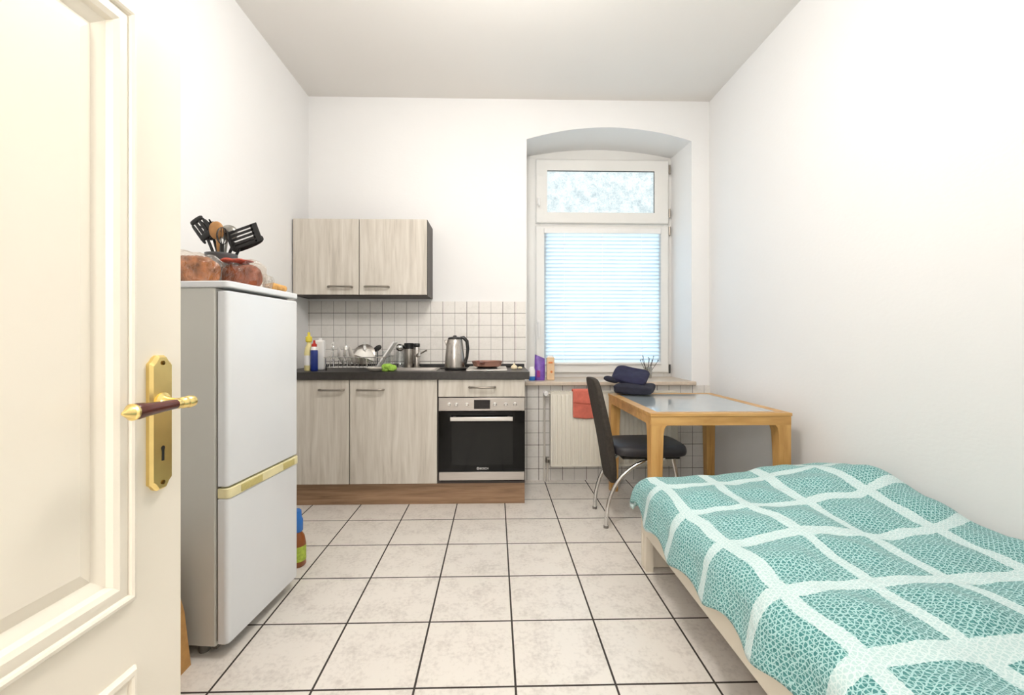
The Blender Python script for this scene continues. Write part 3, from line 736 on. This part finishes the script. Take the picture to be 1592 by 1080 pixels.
# glass jar and canister
jr = thing('glass_jar', 'tall clear jar with round steel lid beside the canister', 'jar', (-.755, 3.43, .925))
MB().lathe([(.034, .926), (.036, .93), (.036, 1.02), (.026, 1.045), (.026, 1.055)], (-.755, 3.43, 0), 20).build('jar_body', GLASS, jr)
MB().super((-.755, 3.43, 1.085), (.034, .034, .030), .9, 1, 20, 10).build('lid', CHROME, jr)
cn = thing('steel_canister', 'brushed steel canister with black lid behind the sink', 'canister', (-.685, 3.445, .925))
MB().lathe([(.036, .926), (.037, .93), (.037, 1.075), (.034, 1.078)], (-.685, 3.445, 0), 24).build('canister_body', STEELV, cn)
MB().lathe([(.038, 1.074), (.039, 1.08), (.039, 1.115), (.034, 1.12)], (-.685, 3.445, 0), 24).build('lid', BLACK, cn)
MB().lathe([(.023, 1.090), (.024, 1.094), (.024, 1.113), (.02, 1.118)], (-.62, 3.43, 0), 20).build('tap_cap', BLACK, tp)

# ------------------------------------------------------------------ things on the fridge
FT = 1.358
def on_fridge(x, y):   # local fridge axes to the room
    p = RZ(-.09) @ Vector((x, y, 0)); return (-.957 + p.x, 1.568 + p.y)
cx_, cy_ = on_fridge(-.228, .268)
ck = thing('utensil_crock', 'grey crock holding black kitchen utensils on the refrigerator', 'crock', (cx_, cy_, FT))
MB().lathe([(.050, FT + .001), (.054, FT + .006), (.056, FT + .135), (.060, FT + .14), (.060, FT + .150), (.053, FT + .150), (.050, FT + .02), (.01, FT + .015)], (cx_, cy_, 0), 28).build('crock_body', CROCK, ck)
def stick(p, q, r=.006): return MB().tube([p, q], r, 8)
zb, zt = FT + .02, FT + .15
# slotted spoon leaning to the refrigerator's wall side
u = thing('slotted_spoon', 'black slotted spoon leaning towards the door in the crock', 'utensil', (cx_, cy_, zb))
stick((cx_ + .02, cy_, zb), (cx_ - .055, cy_ - .01, zt + .075)).build('handle', BLACK, u)
b = MB(); M = Matrix.Translation((cx_ - .073, cy_ - .012, zt + .108)) @ RY(math.radians(-35))
for dx in (-.026, -.009, .009, .026):
    b.super((0, 0, 0), (.007, .006, .048), .6, .8, 10, 8, M=M @ Matrix.Translation((dx, 0, -.006 * abs(dx) / .01)))
b.super((0, 0, 0), (.034, .007, .014), .6, .8, 14, 8, M=M @ Matrix.Translation((0, 0, -.038))); b.super((0, 0, 0), (.030, .007, .010), .6, .8, 14, 8, M=M @ Matrix.Translation((0, 0, .038)))
# the joined matrix moves points only
b.build('spoon_head', BLACK, u)
u = thing('spaghetti_server', 'black toothed spaghetti server standing at the back of crock', 'utensil', (cx_, cy_, zb))
stick((cx_ + .01, cy_ + .02, zb), (cx_ - .05, cy_ + .03, zt + .07)).build('handle', BLACK, u)
b = MB(); c0 = Vector((cx_ - .062, cy_ + .03, zt + .105))
b.super(c0, (.030, .012, .040), .8, .8, 16, 10)
for k in range(6):
    a = math.radians(20 + 28 * k); b.tube([c0 + Vector((.026 * math.cos(a), -.006, .032 * math.sin(a))), c0 + Vector((.036 * math.cos(a), -.026, .044 * math.sin(a)))], [.005, .003], 6)
b.build('server_head', BLACK, u)
u = thing('wooden_spoon', 'wooden spoon with round bowl standing in the crock', 'utensil', (cx_, cy_, zb))
stick((cx_ + .005, cy_ - .01, zb), (cx_ - .002, cy_ - .02, zt + .065), .007).build('handle', SPOONW, u)
MB().super((cx_ - .006, cy_ - .022, zt + .095), (.030, .012, .038), .9, .9, 18, 10, M=RY(-.15)).build('spoon_head', SPOONW, u)
u = thing('ladle', 'grey steel ladle with round bowl standing in the crock', 'utensil', (cx_, cy_, zb))
stick((cx_ - .01, cy_ + .01, zb), (cx_ + .012, cy_ + .02, zt + .07), .005).build('handle', LADLE, u)
MB().super((cx_ + .018, cy_ + .022, zt + .095), (.036, .022, .034), .9, 1, 20, 12).build('ladle_head', LADLE, u)
u = thing('slotted_turner', 'black slotted turner leaning out of crock towards the kitchen', 'utensil', (cx_, cy_, zb))
stick((cx_ - .02, cy_, zb), (cx_ + .060, cy_ - .01, zt + .05)).build('handle', BLACK, u)
b = MB(); M = Matrix.Translation((cx_ + .095, cy_ - .012, zt + .070)) @ RY(math.radians(70))
for dx in (-.034, -.017, 0, .017, .034): b.box(dx - .0055, dx + .0055, -.002, .002, -.05, .055, M)
b.box(-.040, .040, -.002, .002, -.062, -.044, M); b.box(-.040, .040, -.002, .002, .045, .075, M)
b.build('turner_head', BLACK, u, bevel=.001)
u = thing('spatula', 'black spatula with long pointed blade leaning towards the kitchen', 'utensil', (cx_, cy_, zb))
stick((cx_ - .015, cy_ + .02, zb), (cx_ + .055, cy_ + .035, zt + .03)).build('handle', BLACK, u)
b = MB(); M = Matrix.Translation((cx_ + .085, cy_ + .045, zt + .055)) @ RY(math.radians(68))
b.super((0, 0, 0), (.022, .004, .072), .7, .8, 14, 10, M=M); b.build('spatula_head', BLACK, u)
u = thing('whisk', 'black handled whisk standing at the front of the crock', 'utensil', (cx_, cy_, zb))
stick((cx_ + .01, cy_ - .02, zb), (cx_ + .025, cy_ - .035, zt + .035), .008).build('handle', BLACK, u)
b = MB()
for k in range(5):
    a = math.pi * k / 5; q = []
    for i in range(13):
        t = i / 12 * 2 * math.pi; q.append(Vector((cx_ + .03 + .022 * math.sin(t) * math.cos(a), cy_ - .04 + .022 * math.sin(t) * math.sin(a), zt + .068 - .036 * math.cos(t))))
    b.tube(q[:-1], .0014, 5, closed=True)
b.build('wires', BLACK, u)

def loaf(name, lab, x, y, r, mat, rot=0., ends=True, film=True, seed=0, z=FT):
    wx, wy = on_fridge(x, y)
    t = thing(name, lab, 'bread', (wx, wy, z))
    b = MB(); b.super((wx, wy, z + r[2] * .92), r, .7, .7, 60, 20, .012, 14, RZ(rot), seed)
    for i, v in enumerate(b.v):
        k = 1 - .035 * abs(math.sin((v[0] - wx) * 190)); b.v[i] = (v[0], wy + (v[1] - wy) * k, z + (v[2] - z) * k)
    b.build('loaf', mat, t)
    if film:
        b = MB(); R2 = (r[0] + .012, r[1] + .010, r[2] + .008)
        b.super((wx, wy, z + r[2] * .92 + .006), R2, .75, .75, 44, 24, .02, 26, RZ(rot), seed + 5)
        for v in range(len(b.v)):
            p = b.v[v]; b.v[v] = (p[0], p[1], max(p[2], z + .002))
        b.build('plastic_bag', FILM, t)
    return t
loaf('bread_loaf', 'brown sliced loaf in a clear plastic bag before the crock', -.225, .11, (.095, .050, .058), CRUST, .05, seed=1)
loaf('bread_loaf', 'dark bread loaf in plastic with red net beside the crock', -.095, .212, (.075, .045, .052), CRUST2, -.1, seed=3)
loaf('bread_roll', 'brown bread roll at the wall end of refrigerator top', -.378, .13, (.045, .046, .034), CRUST, .4, film=False, seed=6)
loaf('bread_roll', 'dark bread roll stacked upon the brown roll near the door', -.378, .14, (.042, .044, .024), CRUST2, .2, film=False, seed=8, z=FT + .068)
wx, wy = on_fridge(-.10, .205)
tag(MB().super((wx - .01, wy, FT + .107), (.058, .042, .010), .9, .8, 40, 14, .018, 34).build('red_net_bag', REDFOIL), 'crumpled red net lying on the bread before the crock', 'net')
wx, wy = on_fridge(-.375, .16)
kn = thing('black_lid', 'flat grey lid with black rim lying on the bread rolls', 'lid', (wx, wy, FT + .11))
MB().lathe([(.062, FT + .110), (.064, FT + .114), (.06, FT + .120), (.03, FT + .130), (.008, FT + .133)], (wx, wy, 0), 26).build('lid_disc', plain('grey_lid', (150, 150, 148), .3), kn)
MB().lathe([(.060, FT + .106), (.066, FT + .107), (.067, FT + .113), (.063, FT + .115)], (wx, wy, 0), 26).build('rim', BLACK, kn)
for i, (x, y, lab, rx, ra) in enumerate(((-.05, .348, 'small golden pastry on refrigerator top beside the red net', .027, .5), (-.062, .408, 'golden croissant at the kitchen end of the refrigerator top', .040, -.3))):
    wx, wy = on_fridge(x, y)
    b = MB()
    for k in range(5):
        a = (k - 2) / 2.; M = Matrix.Translation((wx, wy, FT + .020)) @ RZ(ra)
        b.super((0, 0, 0), (.014, .020 - .004 * abs(a), .020 - .005 * abs(a)), .8, .9, 14, 8, .004, 40, M @ Matrix.Translation((rx * a * .8, -.008 * a * a, -.003 * abs(a))), i)
    tag(b.build('pastry', PASTRY), lab, 'pastry', 'pastries on the refrigerator')
wx, wy = on_fridge(-.042, .298)
tag(MB().super((wx, wy, FT + .036), (.022, .022, .032), .7, .7, 26, 14, .014, 45, seed=9).build('plastic_wrap', clear('milky_film', (.85, .82, .76, 1), .25, .2, 1.)), 'crumpled clear wrapper between bread loaf and golden pastry', 'wrapper')

# ------------------------------------------------------------------ window sill things
ZS = .807
def pouch(name, lab, x, y, w, d, h, mat, cat='pouch', rot=0., top=.15, slope=0.):
    t = thing(name, lab, cat, (x, y, ZS)); M = Matrix.Translation((x, y, ZS)) @ RZ(rot); rings = []
    for z, fx, fy in ((0.001, .92, 1), (.03, 1, 1.05), (h * .55, 1, .8), (h * .85, .95, .3), (h, .92, top)):
        rg = []
        for k in range(20):
            a = 2 * math.pi * k / 20; cxs = math.copysign(abs(math.cos(a)) ** .5, math.cos(a)); sy = math.copysign(abs(math.sin(a)) ** .7, math.sin(a))
            p = Vector((cxs * w / 2 * fx, sy * d / 2 * fy, z - slope * cxs * max(0, z - .5 * h))); p += Vector((0, noise.noise(p * 30) * .006, 0)); rg.append(M @ p)
        rings.append(rg)
    MB().loft(rings).build('pouch_body', mat, t); return t, M
t, M = pouch('foil_pouch', 'purple foil pouch with open corner standing on window sill', .372, 3.60, .088, .05, .200, PURPLE, rot=-.1, slope=.17)
MB().box(.345, .372, 3.571, 3.574, .835, .89).build('printed_panel', MAGENTA, t)
t = thing('spray_can', 'short white and blue bottle on window sill beside worktop', 'bottle', (.305, 3.585, ZS))
MB().lathe([(.026, ZS + .001), (.028, ZS + .006), (.028, ZS + .032), (.0275, ZS + .035)], (.305, 3.585, 0), 20).build('base_band', SKYBLUE, t)
MB().lathe([(.0275, ZS + .035), (.028, ZS + .085), (.020, ZS + .105), (.012, ZS + .112)], (.305, 3.585, 0), 20).build('bottle_body', WPLAST, t)
t = thing('tea_carton', 'slim beige carton beside the purple pouch on window sill', 'carton', (.465, 3.62, ZS))
MB().box(.432, .496, 3.60, 3.645, ZS + .001, ZS + .19).build('carton_body', BEIGEP, t, bevel=.003)
MB().box(.445, .480, 3.5985, 3.6005, ZS + .14, ZS + .155).build('print', ORANGEP, t)
b = MB(); b.lathe([(.010, 0), (.010, .002)], (.470, 3.5985, ZS + .07), 14, RX(-math.pi / 2)); b.build('print', ORANGEP, t)
MB().box(.44, .488, 3.61, 3.635, ZS + .188, ZS + .205).build('folded_top', WPLAST, t, bevel=.003)
t = thing('stick_tumbler', 'small tumbler holding thin dark sticks on window sill', 'tumbler', (1.34, 3.76, ZS))
MB().lathe([(.030, ZS + .001), (.034, ZS + .004), (.038, ZS + .10), (.036, ZS + .10), (.031, ZS + .006)], (1.34, 3.76, 0), 22).build('tumbler_body', clear('grey_patterned_glass', (.78, .78, .76, 1), .2, .2), t)
for k in range(9):
    a = 2 * math.pi * k / 9 + .3; q = .045 + .02 * (k % 3)
    b = MB(); b.tube([(1.34 + .012 * math.cos(a + 2), 3.76 + .012 * math.sin(a + 2), ZS + .01), (1.34 + q * math.cos(a), 3.76 + q * math.sin(a), ZS + .155 + .012 * (k % 4))], .002, 6)
    b.super((1.34 + q * math.cos(a), 3.76 + q * math.sin(a), ZS + .158 + .012 * (k % 4)), (.004, .004, .007), 1, 1, 8, 6); b.build('stick', TWIG, t)

# ------------------------------------------------------------------ radiator, towel
ra = thing('radiator', 'cream panel radiator on tiled wall under the window', 'radiator', (.945, 3.44, .14))
x0, x1, z0, z1 = .442, 1.450, .140, .728
pts = []; n = 29
for i in range(n):
    xa = x0 + .012 + (x1 - x0 - .024) * i / n; w = (x1 - x0 - .024) / n
    pts += [(xa, 3.408), (xa + w * .12, 3.400), (xa + w * .62, 3.400), (xa + w * .74, 3.408)]
pts = [(x0, 3.412), (x0, 3.404)] + pts + [(x1, 3.404), (x1, 3.412)]
b = MB(); rings = []
for z, e in ((z0 + .012, .006), (z0 + .03, 0), (z1 - .03, 0), (z1 - .012, .006)):
    rings.append([(p[0], p[1] + e if p[1] < 3.405 else p[1], z) for p in pts])
b.loft(rings, False, False); b.box(x0, x1, 3.405, 3.414, z0, z0 + .028); b.box(x0, x1, 3.405, 3.414, z1 - .028, z1)
b.box(x0, x1, 3.412, 3.418, z0, z1); b.build('panel', RAD, ra, angle=30)
MB().box(x0, x1, 3.462, 3.476, z0, z1).build('rear_panel', RAD, ra)
for xa in (x0 - .004, x1): MB().box(xa, xa + .004, 3.398, 3.478, z0 + .01, z1).build('side_cover', RAD, ra)
b = MB(); b.box(x0, x1, 3.400, 3.404, z1, z1 + .006); b.box(x0, x1, 3.474, 3.478, z1, z1 + .006)
for i in range(60): b.box(x0 + (x1 - x0) * i / 60, x0 + (x1 - x0) * i / 60 + .006, 3.404, 3.474, z1 + .001, z1 + .005)
b.build('top_grille', RAD, ra)
for x in (.62, 1.28): MB().box(x, x + .03, 3.470, 3.510, z0 + .06, z1 - .06).build('bracket', GREY, ra)
b = MB(); b.tube([(.398, 3.485, 0), (.398, 3.485, .70), (.405, 3.47, .715), (.432, 3.44, .715), (.442, 3.44, .715)], .0085, 10); b.build('pipe', BATHW, ra)
b = MB(); b.tube([(.421, 3.475, 0), (.421, 3.475, .175), (.428, 3.455, .19), (.442, 3.44, .19)], .0085, 10); b.build('pipe', BATHW, ra)
b = MB(); b.lathe([(.013, 0), (.021, .004), (.021, .045), (.016, .052)], (.405, 3.475, .715), 18, RX(math.pi / 2)); b.build('valve_knob', WPLAST, ra)
MB().lathe([(.014, .155), (.016, .16), (.016, .19), (.012, .198)], (.421, 3.475, 0), 12).build('lower_valve', NICKEL, ra)

tw = MB(); nu, nv = 18, 40; rings = []
path = [(3.452, .60), (3.452, .70), (3.450, .738), (3.440, .752), (3.425, .757), (3.410, .755), (3.394, .747), (3.387, .72), (3.386, .65), (3.388, .58), (3.387, .523)]
for k, (y, z) in enumerate(path):
    rg = []
    for i in range(nu + 1):
        x = .612 + .205 * i / nu; w = noise.noise(Vector((x * 22, z * 9, k * .13))) * .004
        zz = z + (.012 * noise.noise(Vector((x * 9, 3, 1))) if k == len(path) - 1 else 0)
        if k in (8,): w -= .004
        rg.append((x + .004 * noise.noise(Vector((z * 12, 5, i * .05))), y - abs(w) if y < 3.42 else y, zz))
    rings.append(rg)
# a second, shorter fold over the front
tw.loft(rings, False, False)
rings2 = []
for (y, z) in ((3.381, .745), (3.378, .70), (3.376, .665), (3.379, .655), (3.383, .652)):
    rings2.append([(.614 + .20 * i / nu, y + .002 * noise.noise(Vector((i * .4, z * 20, 2))), z - .012 * math.sin(i / nu * 2.2)) for i in range(nu + 1)])
tw.loft(rings2, False, False)
tag(tw.build('hand_towel', CORAL, solid=.004, sub=1, angle=80), 'folded coral hand towel hung over the radiator', 'towel')

# ------------------------------------------------------------------ table
tb = thing('dining_table', 'beech dining table with frosted glass top against the wall', 'table', (1.27, 2.84, 0))
TX0, TX1, TY0, TY1, TZ = .866, 1.668, 2.382, 3.295, .735
b = MB(); w = .058
A = [(TX0, TY0), (TX1, TY0), (TX1, TY1), (TX0, TY1)]; B = [(TX0 + w, TY0 + w), (TX1 - w, TY0 + w), (TX1 - w, TY1 - w), (TX0 + w, TY1 - w)]
rings = [[(*p, TZ - .008) for p in B], [(*p, TZ) for p in B], [(*p, TZ) for p in A], [(*p, TZ - .018) for p in A], [(*p, TZ - .018) for p in B], [(*p, TZ - .008) for p in B]]
b.loft(rings, False); b.build('top_frame', BEECHX, tb, smooth=False, bevel=.0015)
MB().box(TX0 + w - .002, TX1 - w + .002, TY0 + w - .002, TY1 - w + .002, TZ - .012, TZ - .001).build('glass_inset', TABLEG, tb, smooth=False)
b = MB(); e = .004; za = TZ - .069
b.box(TX0 + e, TX1 - e, TY0 + e, TY0 + .024, za, TZ - .019); b.box(TX0 + e, TX1 - e, TY1 - .024, TY1 - e, za, TZ - .019)
b.box(TX0 + e, TX0 + .024, TY0 + .024, TY1 - .024, za, TZ - .019); b.box(TX1 - .024, TX1 - e, TY0 + .024, TY1 - .024, za, TZ - .019)
b.build('apron', BEECHX, tb, bevel=.001)
def leg(sx, sy):
    X = TX0 + .004 if sx < 0 else TX1 - .004; Y = TY0 + .004 if sy < 0 else TY1 - .004
    b = MB(); rings = []
    for z, wd in ((0, .056), (.30, .062), (.54, .068), (.62, .071), (.650, .077), (.668, .090)):
        xi = X - sx * wd; yi = Y - sy * wd
        rings.append([(X, Y, z), (xi, Y, z), (xi, yi, z), (X, yi, z)] if sx * sy > 0 else [(X, Y, z), (X, yi, z), (xi, yi, z), (xi, Y, z)])
    X2, Y2 = X, Y
    b.loft(rings); o = b.build('leg', BEECH, tb, bevel=.002, angle=30)
    return o
# inset legs inside the apron corner
for sx in (-1, 1):
    for sy in (-1, 1): leg(sx, sy)

# folded clothes at the window end of the table
def folded(name, lab, c, r, mat, seed, R):
    b = MB(); n = 64; m = 18
    b.super((0, 0, 0), r, .55, .33, n, m)
    for i, v in enumerate(b.v):
        p = Vector(v); zz = p.z / r[2]
        k = 1 - .045 * math.exp(-((zz - .05) / .16) ** 2) * (1 if p.x < .3 * r[0] else .3) - .03 * math.exp(-((zz + .55) / .14) ** 2)
        q = Vector((p.x * k, p.y * k, p.z))
        w = noise.noise(Vector((p.x * 7, p.y * 7, seed))) * .016 + noise.noise(Vector((p.x * 20, p.y * 20, seed + zz))) * .004
        q.z += w * (.5 + .5 * zz); q.x += .010 * noise.noise(Vector((p.y * 9, zz, seed))); q.y += .010 * noise.noise(Vector((p.x * 9, zz, seed + 4)))
        b.v[i] = tuple(R @ q + Vector(c))
    return tag(b.build(name, mat, sub=1, angle=80), lab, 'clothes', 'folded clothes on the table')
folded('folded_garment', 'dark folded garment underneath, on window edge of the table', (1.045, 3.215, TZ + .046), (.140, .125, .040), NAVY2, 2, RZ(-.52))
folded('folded_garment', 'navy folded garment lying on top of the other', (1.028, 3.255, TZ + .138), (.128, .120, .022), NAVY, 6, RZ(-.55) @ RX(.42) @ RY(.14))
b = MB(); b.super((.878, 3.25, TZ + .110), (.055, .045, .022), .8, .7, 22, 10, .008, 14, RY(.25), 3)
tag(b.build('rolled_garment', NAVY2), 'small navy cloth end sticking out beside the folded clothes', 'clothes')

# ------------------------------------------------------------------ chair
chx = thing('dining_chair', 'charcoal high-backed chair with curved chrome legs facing the table', 'chair', (.92, 2.77, 0))
YC = 2.765
b = MB(); rings = []
prof = [(.245, .742, .085, .018), (.262, .742, .115, .024), (.33, .736, .138, .026), (.45, .722, .150, .027), (.60, .694, .153, .027), (.74, .664, .148, .026), (.84, .642, .138, .025), (.885, .631, .126, .023), (.905, .626, .105, .017)]
for z, x, hw, th in prof:
    rg = []
    for k in range(28):
        a = 2 * math.pi * k / 28; sx = math.copysign(abs(math.cos(a)) ** .55, math.cos(a)); sy = math.copysign(abs(math.sin(a)) ** .45, math.sin(a))
        rg.append((x + th * sx + .012 * (sy ** 2) * -0.6, YC + hw * sy, z))
    rings.append(rg)
b.loft(rings); b.build('backrest', CHAIRB, chx, sub=1, angle=70)
b = MB(); b.super((.955, YC, .462), (.232, .205, .036), .45, .42, 44, 14)
for i, v in enumerate(b.v):
    t = (v[0] - .72) / .47; b.v[i] = (v[0], YC + (v[1] - YC) * (.88 + .12 * t), v[2] + (.010 * (1 - ((v[1] - YC) / .2) ** 2) if v[2] > .47 else 0))
b.build('seat', CHAIRS, chx, sub=1, angle=70)
MB().box(.78, 1.13, YC - .15, YC + .15, .416, .430).build('seat_frame', BLACK, chx)
for s in (-1, 1):
    y = YC + s * .150
    q = []
    for i in range(15):
        t = i / 14; q.append((.675 + .36 * (1 - math.cos(t * math.pi / 2)) * 1.0 if False else .675 + .36 * t ** 1.9, y, .012 + .408 * (1 - (1 - t) ** 1.9)))
    b = MB(); b.tube(q, .0125, 12); lg = b.build('leg', CHROME, chx)
    MB().lathe([(.015, 0), (.015, .014)], (.675, y, 0), 12).build('foot_cap', GREY, lg)
    b = MB(); b.tube([(1.09, y, .42), (1.115, y, .30), (1.125, y, .012)], .0125, 12); lg = b.build('leg', CHROME, chx)
    MB().lathe([(.015, 0), (.015, .014)], (1.125, y, 0), 12).build('foot_cap', GREY, lg)
MB().tube([(.99, YC - .15, .405), (.99, YC + .15, .405)], .009, 8).build('crossbar', CHROME, chx)
MB().box(.715, .80, YC - .03, YC + .03, .415, .424).build('back_bracket', BLACK, chx)

# ------------------------------------------------------------------ bed
bed = thing('bed_frame', 'low cream bed frame along the wall under the duvet', 'bed', (1.25, 1.15, 0))
MB().box(.740, .764, .06, 2.148, .180, .345).build('side_rail', BEDF, bed, bevel=.003)
MB().box(1.734, 1.758, .06, 2.148, .180, .345).build('side_rail', BEDF, bed, bevel=.003)
MB().box(.740, 1.758, 2.148, 2.172, .002, .345).build('footboard', BEDF, bed, bevel=.003)
MB().box(.740, 1.758, .030, .058, .002, .60).build('headboard', BEDF, bed, bevel=.003)
b = MB()
for i in range(14): b.box(.764, 1.734, .12 + .145 * i, .19 + .145 * i, .235, .252)
b.build('slats', BEECHX, bed)
for x in (.745, 1.72): MB().box(x, x + .035, 2.11, 2.147, .0, .185).build('leg', BEDF, bed)
mt = tag(MB().super((1.249, 1.11, .352), (.478, 1.02, .098), .22, .22, 64, 16).build('mattress', SHEET), 'white mattress on the bed frame under the duvet', 'mattress')

# duvet
XE, YE, R0 = .795, 2.085, .095
def ztop(X, Y):
    g = .085 * math.exp(-(((X - 1.60) / .26) ** 2) - (((Y - 1.88) / .30) ** 2)) - .02 * math.exp(-((X - .8) / .12) ** 2)
    q = .010 * math.sin((X - .775) / .243 * math.pi) ** 2 * math.sin((Y - 1.155) / .272 * math.pi) ** 2 * 2.2 * max(0., min(1., (2.08 - Y) / .25))
    n = .019 * noise.noise(Vector((X * 4.2, Y * 3.4, .7))) + .009 * noise.noise(Vector((X * 11, Y * 9, 2.2)))
    edge = max(0, (X - 1.665) / .085); far = 0
    return .490 + g + q + n - .050 * edge ** 2.2
def duvet_pt(a, bb):
    """a: metres across from the wall-side line X=XE (negative hangs down), bb: metres along (beyond YE hangs down)"""
    ov = .0
    def wrap(s, r):
        if s <= 0: return s, 0.
        th = s / r
        if th < 1.4: return r * math.sin(th), r * (1 - math.cos(th))
        q = s - 1.4 * r
        return r * math.sin(1.4) + q * math.cos(1.4), r * (1 - math.cos(1.4)) + q * math.sin(1.4)
    ox, dx = wrap(-a, R0); oy, dy = wrap(bb - YE, R0)
    X = XE - ox if a < 0 else XE + a; Y = YE + oy if bb > YE else bb
    drop = max(dx, dy) + .35 * min(dx, dy)
    if dx > .02:
        w = noise.noise(Vector((Y * 5.0, 4.0, 0))) * .016 * min(1, dx / .15) + .010 * math.sin((Y - 1.155) / .272 * 2 * math.pi + math.pi) * min(1, dx / .1)
        X -= w
    return Vector((X, Y, ztop(max(X, XE), min(Y, YE)) - drop))
b = MB(); na, nb = 110, 200; b.uv = []
for j in range(nb + 1):
    for i in range(na + 1):
        t = i / na; bb = .14 + (YE + .20 - .14) * j / nb
        hang = .235 + .030 * noise.noise(Vector((bb * 2.3, 1.7, 0))) + .012 * math.sin(bb / .272 * 2 * math.pi) - .06 * max(0, (bb - 2.0) / .25)
        a = -hang + (hang + .955) * t
        b.v.append(tuple(duvet_pt(a, bb))); b.uv.append((XE + a, bb - .10 * max(0, (XE + a - 1.45) / .3)))
for j in range(nb):
    for i in range(na):
        k = j * (na + 1) + i; b.f.append((k, k + 1, k + na + 2, k + na + 1))
dv = b.build('duvet', DUVET, solid=.030, angle=80)
tag(dv, 'teal duvet with pale trellis bands spread over the bed', 'duvet')
